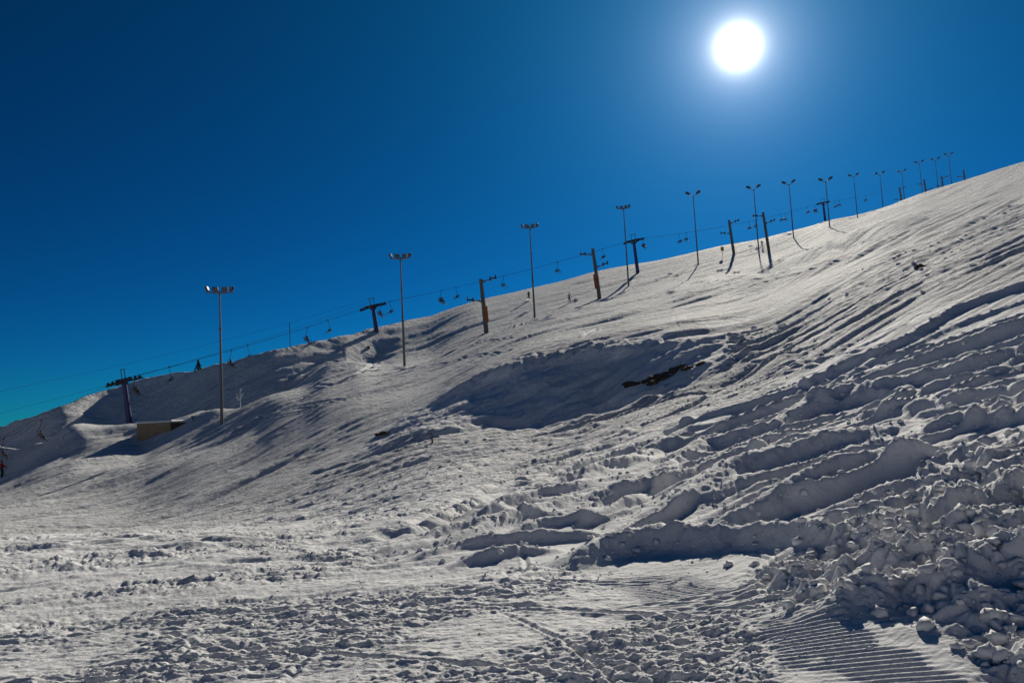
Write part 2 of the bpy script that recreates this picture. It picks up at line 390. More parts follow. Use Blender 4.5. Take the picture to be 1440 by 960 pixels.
# trampled run-out in front
lump = fbm(u4/.42, v4/.12, 4, 70, .62)
patch = sm(fbm(u4/3.2, v4/1.6, 3, 74), -.25, .3)
Z += z_chop*(1-np.maximum(z_cord, z_cord2)*.97)*(.046*lump*(.25+.75*patch)+.016*fbm(X/.09, Y/.07, 3, 78, .6)*(.4+.6*patch)+.012*fbm(u4/1.6, v4/.8, 2, 80))
c5, k5 = cells(X/.13, Y/.10, 11)
Z += z_chop*(1-z_cord*.9)*.014*patch*sm(k5, .5, 1)*np.sqrt(np.clip(1-c5*c5*2.2, 0, 1))
z_flat = sm(R, 6.5, 10)*(1-sm(R, 45, 75))*(1-z_mound)*(1-z_wall)*(1-.75*z_lane)*sm(-AZ, math.radians(-14), math.radians(-4))
pf = .25+.75*sm(fbm(u4/9, v4/4, 3, 330), -.3, .25)
for k, w in enumerate((.10, .2, .4, .8)):
    Z += z_flat*pf*sm(w/R, .008, .014)*w*(.26, .28, .25, .09)[k]*(perlin(u4/(w*2.6), v4/w, 334+k)+.6*perlin(u1/(w*2), v1/w, 340+k))
# debris under the bank, and the broken bank further right
Z += z_deb*(.11*fbm(u1/9, v1/.9, 4, 90, .62)+.03*fbm(X/.6, Y/.6, 3, 94, .6))
wb = v1+.5*fbm(u1/9, v1/9, 2, 99)
Z += z_bank*(.22*(1-np.abs(perlin(u1/22, wb/4.2, 100))*2.2)+.12*(1-np.abs(perlin(u1/20, wb/1.6, 101))*2.2)+.07*fbm(X/1., Y/1., 3, 103, .55))
Z += z_wall*(.26*fbm(u1/4, v1/1.6, 5, 107, .55)+.3*perlin(u1/8, v1/3.5, 111)+.09*fbm(X/.7, Y/.7, 4, 115, .6)*(.4+.6*sm(-AZ, -.1, .1)))
# far shaded face: wind ripples
z_far = sm(R, 90, 105)*sm(-AZ, math.radians(4), math.radians(12))
Z += z_far*(.25*fbm(X/7, Y/3.5, 4, 120, .55))

hollow = [base_xy(*p) for p in [(1050,377),(1130,360),(1200,346),(1275,322)]]
track(X, Y, Z, hollow, lambda d, u, x, y: (-1.3*np.exp(-(d/3.5)**2)+.5*np.exp(-((d-6)/3)**2))*np.sin(np.pi*u), 14)
# crisp lip on the top edge of the bank
lip = [base_xy(*p) for p in [(560,588),(650,546),(720,521),(790,505),(860,496),(940,484),(1020,477)]]
track(X, Y, Z, lip, lambda d, u, x, y: .42*np.exp(-np.where(d > 0, d/2.6, -d/.55)**2)*np.sin(np.pi*np.clip(u, .03, .97))*(1+.7*perlin(x/1.5, y/1.5, 130)+.4*perlin(x/.4, y/.4, 131)), 5)
foot = [base_xy(*p) for p in [(700,592),(780,588),(860,570),(930,550),(1010,520)]]
track(X, Y, Z, foot, lambda d, u, x, y: -.55*np.exp(-(d/1.7)**2)*np.sin(np.pi*u), 5)
berm = [base_xy(*p) for p in [(690,600),(740,596),(800,592),(880,572),(960,552),(1040,520)]]
track(X, Y, Z, berm, lambda d, u, x, y: .40*np.exp(-(d/.7)**2)*np.sin(np.pi*u)*(.8+.6*perlin(x/.9, y/.9, 133)), 2.5)
# long ridges of pushed snow in the rut field
RIDGES = [
    ([(945,760),(1020,750),(1080,730),(1120,710),(1160,687),(1220,667),(1310,652),(1390,645)], .34, .42),
    ([(960,771),(1040,767),(1100,766),(1195,767),(1260,750)], .20, .30),
    ([(790,806),(850,786),(900,776),(960,770),(1030,775)], .27, .40),
    ([(900,740),(1040,680),(1170,645),(1250,617),(1330,600)], .40, .75),
    ([(740,735),(870,700),(960,680),(1020,655),(1130,630),(1220,595),(1290,575)], .28, .45),
    ([(830,705),(930,680),(990,635),(1090,610),(1170,570),(1295,540),(1440,500)], .32, .55),
    ([(785,692),(930,630),(1020,610),(1145,570),(1220,540),(1340,500),(1440,470)], .30, .55),
    ([(800,660),(930,605),(1040,578),(1145,538),(1220,506),(1280,480),(1340,440),(1450,402)], .24, .5),
    ([(1080,595),(1220,563),(1330,540)], .2, .4), ([(1200,597),(1320,572),(1450,555)], .26, .42),
    ([(1230,632),(1350,597),(1450,585)], .24, .36), ([(1010,720),(1080,690),(1150,672)], .14, .2),
    ([(1290,520),(1380,490),(1450,465)], .22, .5), ([(690,765),(760,745),(850,735),(900,722)], .16, .25),
    ([(600,775),(700,745),(790,715),(860,690)], .18, .3), ([(550,774),(640,752),(720,735),(800,722)], .17, .26),
    ([(640,735),(720,710),(800,690),(880,670)], .18, .32), ([(700,713),(780,688),(860,662),(930,640)], .18, .35), ([(570,788),(680,770),(780,762),(860,757)], .15, .22),
    ([(760,690),(840,658),(920,626)], .18, .4), ([(620,800),(720,785),(800,778)], .12, .2), ([(1110,884),(1220,838),(1330,832),(1440,805)], .16, .3)]
RIDGES = [(pl+[(pl[-1][0]+260, pl[-1][1]-85)] if pl[-1][0] >= 1430 else pl, h, w) for pl, h, w in RIDGES]
RIDGES = [([base_xy(*p) for p in pl], h*1.05, w*.62) for pl, h, w in RIDGES]
def halfway(a, b, f):                     # a further rut between two neighbours
    pa, pb = np.array(a), np.array(b); ta, tb = np.linspace(0, 1, len(pa)), np.linspace(0, 1, len(pb)); t = np.linspace(.05, .97, 9)
    ia = np.stack([np.interp(t, ta, pa[:, c]) for c in (0, 1)], 1); ib = np.stack([np.interp(t, tb, pb[:, c]) for c in (0, 1)], 1)
    return [tuple(p) for p in ia*(1-f)+ib*f]
for i, j in ((3, 4), (4, 5), (5, 6), (6, 7), (3, 0), (9, 5), (10, 9)):
    for f in (.3, .62): RIDGES.append((halfway(RIDGES[i][0], RIDGES[j][0], f), rng.uniform(.10, .20), rng.uniform(.13, .24)))
RM = -Z.copy()
for k, (pl, h, w) in enumerate(RIDGES):
    def ridge(d, u, x, y, h=h, w=w, k=k):
        d = d+.05*w*perlin(x/.5, y/.5, 240+k)+.15*w*perlin(x/3, y/3, 280+k)
        top = np.exp(-np.where(d > 0, d/(w*1.3), -d/(w*.8))**2)
        return top*h*.85*np.sin(np.pi*np.clip(u, .02, .98))**.9*1.15*(1+.2*perlin(x/2.5, y/2.5, 140+k)+.25*np.abs(perlin(x/.25, y/.25, 200+k)))
    track(X, Y, Z, pl, ridge, 3*w+.4)
for k in range(30):
    px = rng.uniform(820, 1600); py = rng.uniform(max(440, 905-.46*px+60), 735); ln = rng.uniform(90, 330); sl = rng.normal(-.37, .03)
    pl = [base_xy(px+f*ln, py+sl*f*ln+5*math.sin(k+f*3)) for f in np.linspace(-.5, .5, 8)]
    h, w = rng.uniform(.07, .15), rng.uniform(.07, .13)
    track(X, Y, Z, pl, lambda d, u, x, y: h*(np.exp(-(d/w)**2)-.7*np.exp(-((d+2.2*w)/(1.3*w))**2))*np.sin(np.pi*np.clip(u, .02, .98))**.5*(1+.3*perlin(x/.5, y/.5, 310)), 5*w)
RM = np.clip((RM+Z)*4, 0, 1)*z_mound
for k in range(44):                       # carved ski tracks on the pistes
    if k < 22: px, py, ln, sl = rng.uniform(560, 1250), 0, rng.uniform(120, 380), -.37; py = 985-.42*px+rng.normal(0, 22)
    else: px, ln, sl = rng.uniform(380, 1300), rng.uniform(120, 300), -.27; py = 655-.27*px+rng.uniform(-40, 40)
    amp, fr, ph = rng.uniform(0, 7), rng.uniform(2, 9), rng.uniform(0, 6)
    pl = [base_xy(px+f*ln, py+sl*f*ln+amp*math.sin(ph+fr*f)) for f in np.linspace(-.5, .5, 16)]
    rr = np.hypot(*pl[8]); w = max(.10, .0022*rr)*rng.uniform(.7, 1.4)
    if max(np.hypot(*p) for p in pl) > 220: continue
    track(X, Y, Z, pl, lambda d, u, x, y: w*.55*(-np.exp(-(d/w)**2)+.6*np.exp(-((np.abs(d)-2*w)/w)**2))*np.sin(np.pi*np.clip(u, .02, .98))**.5, 4*w)
# crumbs along the broken crests
Z += RM*.03*fbm(X/.12, Y/.12, 3, 230, .6)
tail = [base_xy(*p) for p in [(495,646),(560,624),(620,608),(690,594),(760,590)]]
track(X, Y, Z, tail, lambda d, u, x, y: (sm(d, -.1, 1.2)*.28*np.exp(-((d-1.3)/1.8)**2)-.22*np.exp(-((d+.4)/.9)**2))*np.sin(np.pi*np.clip(u, .02, .98))**.6*(1+.25*perlin(x/1.8, y/1.8, 236)), 6)
# ski and sledge grooves over the run-out
for k in range(34):
    px = rng.uniform(-40, 1000); py = 735+190*rng.random()**1.5
    x0, y0 = base_xy(px, py); a = math.radians(rng.normal(70, 22)) if rng.random() < .75 else rng.uniform(0, 3.14)
    ln = rng.uniform(1, 5); cv = rng.normal(0, .12); pts = [(x0, y0)]
    for q in range(8):
        a += cv; pts.append((pts[-1][0]+math.sin(a)*ln/8, pts[-1][1]+math.cos(a)*ln/8))
    w = rng.uniform(.018, .04)
    track(X, Y, Z, pts, lambda d, u, x, y, w=w: (-.018*np.exp(-(d/w)**2)+.010*np.exp(-((np.abs(d)-2*w)/w)**2))*np.sin(np.pi*np.clip(u, .02, .98))**.4, .35)
# snow drifted against the hut below the ridge
gw = Vector(base_xy(194, 619.5)).length
dr = [tuple((np.array(ray(q, 605)[:2])/np.hypot(*ray(q, 605)[:2])*(gw+k))) for q, k in ((188, -1.2), (214, -.9), (242, -.5), (268, .1), (296, 1.0))]
track(X, Y, Z, dr, lambda d, u, x, y: .75*u*np.exp(-(np.where(d > 0, d/3., d/2.2))**2), 7)
# boot holes climbing the bank
for k in range(9):
    x0, y0 = base_xy(1036+3*math.sin(k*2.1)+k*.8, 474+k*4.4)
    track(X, Y, Z, [(x0-.05, y0), (x0+.05, y0)], lambda d, u, x, y: -.3*np.exp(-(d/.3)**2)+.1*np.exp(-((np.abs(d)-.55)/.2)**2), 1.2)

def ground_z(x, y):
    a = math.atan2(x, y); l = math.log(math.hypot(x, y))
    fa = min(max(float(acol(a)), 0), NA-1.001); fl = min(max(float(lrow(l)), 0), NR-1.001)
    i, j = int(fa), int(fl); fa -= i; fl -= j
    return float(Z[i, j]*(1-fa)*(1-fl)+Z[i+1, j]*fa*(1-fl)+Z[i, j+1]*(1-fa)*fl+Z[i+1, j+1]*fa*fl)
def ground_at(px, py, rmin=4.4):        # the point of the hill seen there
    d = ray(px, py); t = d[2]/math.hypot(d[0], d[1]); a = math.atan2(d[0], d[1])
    fa = min(max(float(acol(a)), 0), NA-1.001); i = int(fa); fa -= i
    z = Z[i]*(1-fa)+Z[i+1]*fa; r = np.exp(lrf); k = np.nonzero((z >= t*r) & (r > rmin))[0]
    k = k[0] if len(k) else int((z/r).argmax())
    return Vector((math.sin(a)*r[k], math.cos(a)*r[k], z[k]))

# ---- one sheet of snow out to the horizon, all round -----------------
def hill_mesh():
    side = np.radians(np.concatenate([np.linspace(50.6, 66, 14), np.linspace(69, 176, 16)]))
    az_all = np.concatenate([-side[::-1], azf, side]); nl = len(side)
    r_in = np.array([.25, .8, 1.5, 2.2, 2.8]); r_out = np.exp(np.linspace(math.log(440), math.log(9000), 26))
    r_all = np.concatenate([r_in, np.exp(lrf), r_out]); na, nr = len(az_all), len(r_all)
    zz = np.zeros((na, nr)); ni = len(r_in)
    f = slice(nl, nl+NA)
    zz[f, ni:ni+NR] = Z
    lo = np.log(r_out)
    for q, l in enumerate(lo): zz[f, ni+NR+q] = base_z(azf, np.full(NA, min(l, math.log(5000))))
    for q in range(ni): zz[f, q] = Z[:, 0]*(q/ni)+(-1.6)*(1-q/ni)
    # sides: smooth the edge profile sideways and round the back
    el = zz[nl+2].copy(); er = zz[nl+NA-3].copy()
    for k, a in enumerate(side):
        w = sm(np.degrees(a), 66, 176)*.5
        sw = .12*np.interp(r_all, [0, 10, 60, 400], [.3, .8, 3, 6])*(perlin(np.log(r_all)*9, np.full(nr, a*9.), 160))
        zz[nl+NA+k] = er*(1-w)+el*w+sw
        zz[nl-1-k] = el*(1-w)+er*w+sw
    xx = np.sin(az_all)[:, None]*r_all; yy = np.cos(az_all)[:, None]*r_all
    co = np.stack([xx, yy, zz], -1).reshape(-1, 3).astype(np.float32)
    i = np.arange(na)[:, None]; j = np.arange(nr-1)[None]
    i2 = (i+1) % na
    quad = np.stack([np.broadcast_to(i*nr+j, (na, nr-1)), np.broadcast_to(i*nr+j+1, (na, nr-1)), np.broadcast_to(i2*nr+j+1, (na, nr-1)), np.broadcast_to(i2*nr+j, (na, nr-1))], -1)
    quad = quad[..., ::-1].reshape(-1).astype(np.int32)
    nq = len(quad)//4
    me = bpy.data.meshes.new('snow_ground')
    # close the hole under the eye with a centre vertex
    co = np.vstack([co, [[0, 0, -1.6]]]).astype(np.float32)
    ctr = len(co)-1
    fan = np.stack([np.arange(na)*nr, (np.arange(na)+1) % na*nr, np.full(na, ctr)], -1)[:, ::-1].reshape(-1).astype(np.int32)
    loops = np.concatenate([quad, fan])
    me.vertices.add(len(co)); me.vertices.foreach_set('co', co.ravel())
    me.loops.add(len(loops)); me.loops.foreach_set('vertex_index', loops)
    me.polygons.add(nq+na)
    st = np.concatenate([np.arange(nq)*4, nq*4+np.arange(na)*3]).astype(np.int32)
    me.polygons.foreach_set('loop_start', st)
    me.polygons.foreach_set('use_smooth', np.ones(nq+na, bool))
    me.update(calc_edges=True)
    pk = np.full((na, nr), .8); pk[f, ni:ni+NR] = np.clip(.12+.88*sm(R, 9, 38), 0, 1)*(1-.8*z_mound)*(1-.7*z_wall)*(1-.85*z_chunk)
    at = me.attributes.new('packed', 'FLOAT', 'POINT'); at.data.foreach_set('value', np.append(pk.ravel(), .2).astype(np.float32))
    me.materials.append(M['snow'])
    o = bpy.data.objects.new('snow_ground', me); COL.objects.link(o)
    o['kind'] = 'structure'; o['label'] = 'ploughed and groomed snow slope rising to the right'
    return o
hill_mesh()

# =====================================================================
# THINGS
# =====================================================================
class MB:                                # collects shapes, then becomes one mesh object
    def __init__(s): s.bm = bmesh.new()
    def box(s, c, size, rot=None, bev=0.):
        mtx = Matrix.Translation(c) @ (rot.to_4x4() if rot else Matrix.Identity(4)) @ Matrix.Diagonal((*size, 1))
        r = bmesh.ops.create_cube(s.bm, size=1, matrix=mtx)
        if bev:
            ed = {e for v in r['verts'] for e in v.link_edges}
            bmesh.ops.bevel(s.bm, geom=list(ed), offset=bev, segments=1, affect='EDGES')
        return s
    def tube(s, a, b, ra, rb=None, n=8):
        a, b = Vector(a), Vector(b); d = b-a; rb = ra if rb is None else rb
        q = d.to_track_quat('Z', 'Y').to_matrix().to_4x4()
        bmesh.ops.create_cone(s.bm, segments=n, radius1=ra, radius2=rb, depth=d.length, cap_ends=True, matrix=Matrix.Translation((a+b)/2) @ q)
        return s
    def path(s, pts, r, n=6):
        for a, b in zip(pts, pts[1:]): s.tube(a, b, r, r, n)
        return s
    def disc(s, c, axis, r, w, n=12):
        ax = Vector(axis).normalized(); c = Vector(c); return s.tube(c-ax*w/2, c+ax*w/2, r, r, n)
    def ball(s, c, r, sub=2, squash=(1, 1, 1)):
        bmesh.ops.create_icosphere(s.bm, subdivisions=sub, radius=r, matrix=Matrix.Translation(c) @ Matrix.Diagonal((*squash, 1))); return s
    def obj(s, name, m, parent=None, loc=(0, 0, 0), smooth=False):
        me = bpy.data.meshes.new(name); bmesh.ops.recalc_face_normals(s.bm, faces=s.bm.faces); s.bm.to_mesh(me); s.bm.free(); me.materials.append(M[m])
        if smooth: me.polygons.foreach_set('use_smooth', [True]*len(me.polygons))
        o = bpy.data.objects.new(name, me); COL.objects.link(o); o.location = loc
        if parent: o.parent = parent
        return o
def thing(name, label, cat, group=None, kind=None):
    o = bpy.data.objects.new(name, None); COL.objects.link(o); o.empty_display_size = .2
    return tag(o, label, cat, group, kind)
def tag(o, label=None, cat=None, group=None, kind=None):
    if label: o['label'] = label
    if cat: o['category'] = cat
    if group: o['group'] = group
    if kind: o['kind'] = kind
    return o
def copy_tree(o, parent=None):
    c = o.copy(); COL.objects.link(c); c.parent = parent
    for ch in list(o.children): copy_tree(ch, c)
    return c
def kids(o, name): return [c for c in o.children if c.name.split('.')[0] == name]
def frame(o, origin, zdir, xdir):
    z = Vector(zdir).normalized(); x = Vector(xdir); x = (x-z*x.dot(z)).normalized(); y = z.cross(x)
    o.matrix_world = Matrix(((x.x, y.x, z.x, origin[0]), (x.y, y.y, z.y, origin[1]), (x.z, y.z, z.z, origin[2]), (0, 0, 0, 1)))
FWV = Vector(fw)
def at_depth(px, py, w):                 # point seen there at a given depth along the view
    d = Vector(ray(px, py)); return d*(w/d.dot(FWV))
def at_range(px, py, r):
    return Vector(point(px, py, r))

# ---------------------------------------------------------------- floodlight masts
def flood(parent, x, y, z, yaw, tilt, size):
    m = MB(); rot = Matrix.Rotation(yaw, 3, 'Z') @ Matrix.Rotation(tilt, 3, 'X')
    f = MB().box((0, 0, 0), (size, .24, size*.82), rot, .04)
    for k in (-1, 1): f.box(rot @ Vector((k*size*.54, 0, -.06)), (.04, .1, size*.6), rot)
    f.tube((0, 0, -size*.35), (0, 0, -size*.62), .05)
    o = f.obj('floodlight', 'lamp', parent, (x, y, z+size*.62))
    g = MB().box(rot @ Vector((0, -.125, 0)), (size*.86, .02, size*.68), rot).obj('lamp_glass', 'glass', o)
    return o
def make_mast(kind):
    root = thing('floodlight_mast', '', 'floodlight')
    p = MB(); segs = [(0, .17), (.18, .155), (.42, .13), (.72, .10), (1, .075)]
    for (a, ra), (b, rb) in zip(segs, segs[1:]): p.tube((0, 0, a), (0, 0, b), ra, rb, 12)
    p.obj('pole', 'galv', root)
    for z, r in ((.42, .19), (.72, .15)): MB().tube((0, 0, z*15-.10), (0, 0, z*15+.10), r, r, 12).obj('pole_collar', 'galv', root)
    b = MB(); b.tube((0, 0, -.5), (0, 0, .12), .1)
    if kind == 'flat':
        b.box((0, 0, 0), (2.7, .12, .12)); b.box((0, .45, 0), (1.5, .1, .1)); b.box((0, .22, 0), (.1, .5, .1))
        spots = [(-1.25, 0, .04, 1.25), (-.45, .2, .04, .25), (.5, .2, .04, -.15), (1.2, 0, .04, -.9)]
        s = .56
    else:
        for k in (-1, 1): b.tube((0, 0, -.05), (k*1.55, -.5, .55), .07); b.tube((k*.4, -.1, .08), (k*1.4, -.9, .45), .05)
        spots = [(k*x, y, z, k*a) for k in (-1, 1) for x, y, z, a in ((1.5, -.5, .5, -.7), (.95, -.3, .3, -.4), (1.2, -.75, .42, -.9))]
        s = .55
    arm = b.obj('crossbar', 'galv', root, (0, 0, 15))
    for x, y, z, yw in spots: flood(root, x, y, 15+z, yw, math.radians(-18), s)
    return root
MASTS = [  # base pixel, top row, base range or None, kind, label
 (312,597,411,None,'flat','tall floodlight mast with broad lamp bar just right of the concrete bunker'),
 (569,515,363,None,'flat','four-lamp floodlight mast standing right of the blue lift tower on the shaded ridge edge'),
 (752,447,320,None,'flat','floodlight mast between the two grey towers with orange pads'),
 (884,402,293,None,'flat','floodlight mast directly in front of the blue tower on the mid slope'),
 (982,372,276,None,'vee','floodlight mast with v-shaped lamp arms left of the grey tower by the yellow sign'),
 (1067,352,267,None,'vee','floodlight mast crossing the arm of the grey tower beside the lone dark skier'),
 (1116,334,260,None,'vee','floodlight mast alone between the paired grey towers and small crest tower'),
 (1167,320,256,None,'vee','floodlight mast just in front of the small blue tower on the crest'),
 (1206,306,249,None,'vee','floodlight mast on the skyline right of the crest blue tower, first of two lone masts'),
 (1242,293,246,322,'vee','lone floodlight mast on the skyline left of the steeper last rise'),
 (1272,281,243,345,'vee','floodlight mast at the foot of the last rise beside a short grey tower'),
 (1297,270,230,352,'vee','leftmost of three close floodlight masts high on the last rise'),
 (1319,262,226,356,'vee','middle of three close floodlight masts high on the last rise'),
 (1338,256,219,362,'vee','rightmost and topmost floodlight mast on the skyline'),
]
proto = {}
for (bx, by, ty, r, kind, label) in MASTS:
    b = ground_at(bx, by) if r is None else at_range(bx, by, r)
    if r is not None: b.z = min(b.z, ground_z(b.x, b.y))
    d = ray(bx, by)
    # height at which the mast top shows on row ty (mast is plumb)
    lo_, hi_ = 3., 40.
    for _ in range(40):
        h = (lo_+hi_)/2
        if proj((b.x, b.y, b.z+h))[1] > ty: lo_ = h
        else: hi_ = h
    if kind not in proto: proto[kind] = root = make_mast(kind)
    else: root = copy_tree(proto[kind])
    root['label'] = label; root['group'] = 'floodlight masts up the piste'
    root.location = b-Vector((0, 0, .15)); h += .15
    root.rotation_euler.z = -math.atan2(b.x, b.y)+random.uniform(-.12, .12)
    print('mast', label[:30], round(h, 1), [round(v) for v in b])
    for c in root.children:
        nm = c.name.split('.')[0]
        if nm == 'pole': c.scale.z = h
        elif nm == 'pole_collar': c.scale = (1, 1, h/15)
        elif not c.get('done'): c.location.z += h-15 if root in proto.values() else h-proto_h[kind]
    if root in proto.values():
        try: proto_h[kind] = h
        except NameError: proto_h = {kind: h}

# ---------------------------------------------------------------- grey single-post towers with staggered arms
def make_tower():
    root = thing('lift_tower', '', 'lift tower', 'grey lift towers beside the masts')
    MB().tube((0, 0, -.6/9), (0, 0, 1), .36, .27, 14).obj('post', 'tower', root)
    MB().tube((0, 0, -.03), (0, 0, .06), .34, .34, 14).obj('post_cap', 'tower', root)
    for nm in ('upper_arm', 'lower_arm'):
        a = MB().tube((0, 0, 0), (1.3, 0, .12), .10, .07); a.tube((0, 0, -.35), (.8, 0, .04), .06)
        ao = a.obj(nm, 'tower', root)
        q = MB().box((1.45, 0, .12), (.2, 2.6, .3)); q.box((1.9, .3, .34), (1.1, .22, .2)); q.box((2.3, .5, .36), (.2, 1.5, .3)); q.tube((1.3, -.9, .1), (2.3, -.2, .4), .09)
        q.obj('sheave_bracket', 'dark', ao)
        for k, (x, y, z) in enumerate([(1.45, -1.1, .3), (1.45, -.4, .3), (1.45, .4, .3), (1.45, 1.1, .3), (2.3, 0, .55), (2.3, .9, .55)]):
            MB().disc((x, y, z), (1, 0, 0), .3, .16).obj('sheave_wheel', 'rubber', ao)
    p = MB().tube((0, 0, 0), (0, 0, 1), .38, .38, 12); p.obj('safety_pad', 'orange', root)
    MB().box((.36, 0, 4), (.03, .03, 7.5)).box((.36, .3, 4), (.03, .03, 7.5)).obj('ladder', 'dark', root)
    return root
TOWERS = [ # top, base, range, upper side/row, lower side/row, pad side (or 0), label
 ((676,393),(684,468),None,1,394,-1,421,1,'nearest grey lift tower with an orange pad on its right side'),
 ((833.5,350),(843,420),None,-1,356,1,374,-1,'grey lift tower with an orange pad on its left side beside the white-jacketed skier'),
 ((1025,310),(1032,358),None,1,313,-1,327,0,'grey lift tower right of the yellow sign'),
 ((1073,299),(1081.5,356),None,-1,302,1,313,0,'grey lift tower standing just right of the lone dark skier'),
 ((1264.5,264),(1269,284),347,1,265,-1,275,0,'short grey tower at the foot of the last rise'),
 ((1299.5,253),(1302.5,271),354,-1,256,1,261,0,'short grey tower beside the leftmost of the three close masts'),
 ((1324,248),(1326.5,264),358,1,249,-1,254,0,'short grey tower between the middle and rightmost of the three close masts'),
 ((1355,239),(1356.5,253),366,-1,242,1,244,0,'highest grey tower alone on the skyline past the last mast'),
]
tp = None
for (tx, ty), (bx, by), r, us, ur, ls, lr_, pad, label in TOWERS:
    b = ground_at(bx, by) if r is None else at_range(bx, by, r)
    if r is not None: b.z = min(b.z, ground_z(b.x, b.y)+.2)
    w = b.dot(FWV); t = at_depth(tx, ty, w); ax = t-b; h = ax.length
    if tp is None: tp = make_tower(); root = tp
    else: root = copy_tree(tp)
    root['label'] = label
    frame(root, b, ax, Vector((b.y, -b.x, 0)))
    print('tower', label[:24], round(h, 1), [round(v) for v in b])
    for c in list(root.children):
        nm = c.name.split('.')[0]
        if nm == 'post': c.scale = (1, 1, h)
        elif nm == 'post_cap': c.location = (0, 0, h)
        elif nm == 'ladder': c.scale = (1, 1, h/9)
        elif nm in ('upper_arm', 'lower_arm'):
            sgn, row = (us, ur) if nm == 'upper_arm' else (ls, lr_)
            c.location = (0, 0, h*(by-row)/(by-ty)-.2); c.scale = (sgn, 1, 1)
        elif nm == 'safety_pad':
            c.location = (.2*pad, -.05, h*.2); c.scale = (1, 1, h*.29)
for root in [o for o in COL.objects if o.name.split('.')[0] == 'lift_tower']:
    if 'orange pad' not in root['label']:
        for c in kids(root, 'safety_pad'): bpy.data.objects.remove(c)

# ---------------------------------------------------------------- blue chairlift: towers, ropes, chairs
BT = [((174,534),(184.5,606),116,'navy blue lift tower left of the concrete bunker'),
      ((524,430),(529.5,468),None,'blue lift tower on the crest of the shaded ridge'),
      ((891,338),(897,384),None,'blue lift tower partly behind a floodlight mast on the mid slope'),
      ((1157.5,285),(1160.5,311),292,'small blue lift tower on the crest behind a floodlight mast')]
def make_blue():
    root = thing('chairlift_tower', '', 'lift tower', 'blue chairlift towers along the ridge')
    MB().tube((0, 0, -.06), (0, 0, 1), .42, .30, 14).obj('post', 'navy', root)
    a = MB().box((0, 0, 0), (3.5, .34, .36), None, .03); a.box((0, .1, -.5), (1.6, .2, .2))
    for k in (-1, 1): a.tube((k*1.4, 0, -.05), (k*.25, 0, -.9), .08)
    ao = a.obj('crossarm', 'navy', root)
    for k in (-1, 1):
        s = MB().box((k*1.65, 0, -.22), (.14, 3.4, .2)); s.box((k*1.65, -1.2, -.34), (.1, 1.3, .12)); s.box((k*1.65, 1.2, -.34), (.1, 1.3, .12))
        so_ = s.obj('sheave_train', 'dark', ao); so_.rotation_euler.x = .17
        for y in (-1.4, -.84, -.28, .28, .84, 1.4): MB().disc((k*1.65, y, -.02), (1, 0, 0), .17, .12).obj('sheave_wheel', 'rubber', so_)
        MB().tube((k*.55, 0, .15), (k*.55, 0, 1.35), .055).obj('frame_post', 'dark', root)
    MB().tube((-.8, 0, 0), (.8, 0, 0), .05).obj('frame_rail', 'dark', root)
    MB().box((0, -.55, .1), (3.3, .5, .05)).obj('catwalk', 'dark', root)
    return root
tops = []; bp_ = None
for (tx, ty), (bx, by), r, label in BT:
    b = ground_at(bx, by) if r is None else at_range(bx, by, r)
    if r is not None: b.z = min(b.z, ground_z(b.x, b.y)+.2)
    w = b.dot(FWV); t = at_depth(tx, ty, w); tops.append((b, t))
    print('blue', label[:24], round((t-b).length, 1), [round(v) for v in b])
LINE = (tops[-1][1]-tops[0][1]); LINE.z = 0; LINE.normalize()
SIDE = Vector((LINE.y, -LINE.x, 0))
for (b, t), (_, _, _, label) in zip(tops, BT):
    if bp_ is None: bp_ = make_blue(); root = bp_
    else: root = copy_tree(bp_)
    root['label'] = label; ax = t-b; h = ax.length; frame(root, b, ax, SIDE)
    for c in root.children:
        nm = c.name.split('.')[0]
        if nm == 'post': c.scale = (1, 1, h)
        elif nm == 'frame_rail': c.location = (0, 0, h+1.35)
        else: c.location = (0, 0, h)
for root in [o for o in COL.objects if o.name.split('.')[0] == 'chairlift_tower']:
    h = [c for c in root.children if c.name.startswith('post')][0].scale.z
    for c in root.children:
        if c.name.startswith(('frame_post',)): c.location.z = h
# ropes: one per side, from beyond the left frame edge to beyond the crest
end_low = at_range(-150, 688, 112); end_high = at_range(1262, 262, 372)
ropes = {}
for side, lab in ((-1, 'thin haul rope on the far side of the blue lift towers'), (1, 'thin haul rope on the near side of the blue lift towers')):
    nodes = [end_low+SIDE*1.65*side]+[t+SIDE*1.65*side+Vector((0, 0, .15)) for _, t in tops]+[end_high+SIDE*1.65*side]
    pts = []
    for k, (a, b) in enumerate(zip(nodes, nodes[1:])):
        for q in range(20):
            f = q/20; pts.append(a.lerp(b, f)-Vector((0, 0, 1))*(.022*(b-a).length*4*f*(1-f)*(.5 if k else .1)))
    pts.append(nodes[-1]); ropes[side] = pts
    tag(MB().path(pts, .018, 5).obj('haul_rope', 'cable'), lab, 'cable', 'haul ropes of the blue chairlift')
def rope_at(side, px):                   # the rope point that shows in that column
    best = None
    for a, b in zip(ropes[side], ropes[side][1:]):
        xa, xb = proj(a)[0], proj(b)[0]
        if min(xa, xb) <= px <= max(xa, xb) and xa != xb: best = a.lerp(b, (px-xa)/(xb-xa))
    return best
for (p0, p1, lab) in ((at_range(-60, 562, 105), tops[1][1]+Vector((0, 0, 1.5)), 'single thin wire in the open sky above the left tower'),
                      (at_range(-60, 596, 118), tops[1][1]+Vector((0, 0, .9)), 'thin wire low over the left skyline behind the blue tower')):
    pts = [p0.lerp(p1, k/24)-Vector((0, 0, 1))*(.9*4*(k/24)*(1-k/24)) for k in range(25)]
    tag(MB().path(pts, .014, 5).obj('overhead_wire', 'cable'), lab, 'wire')

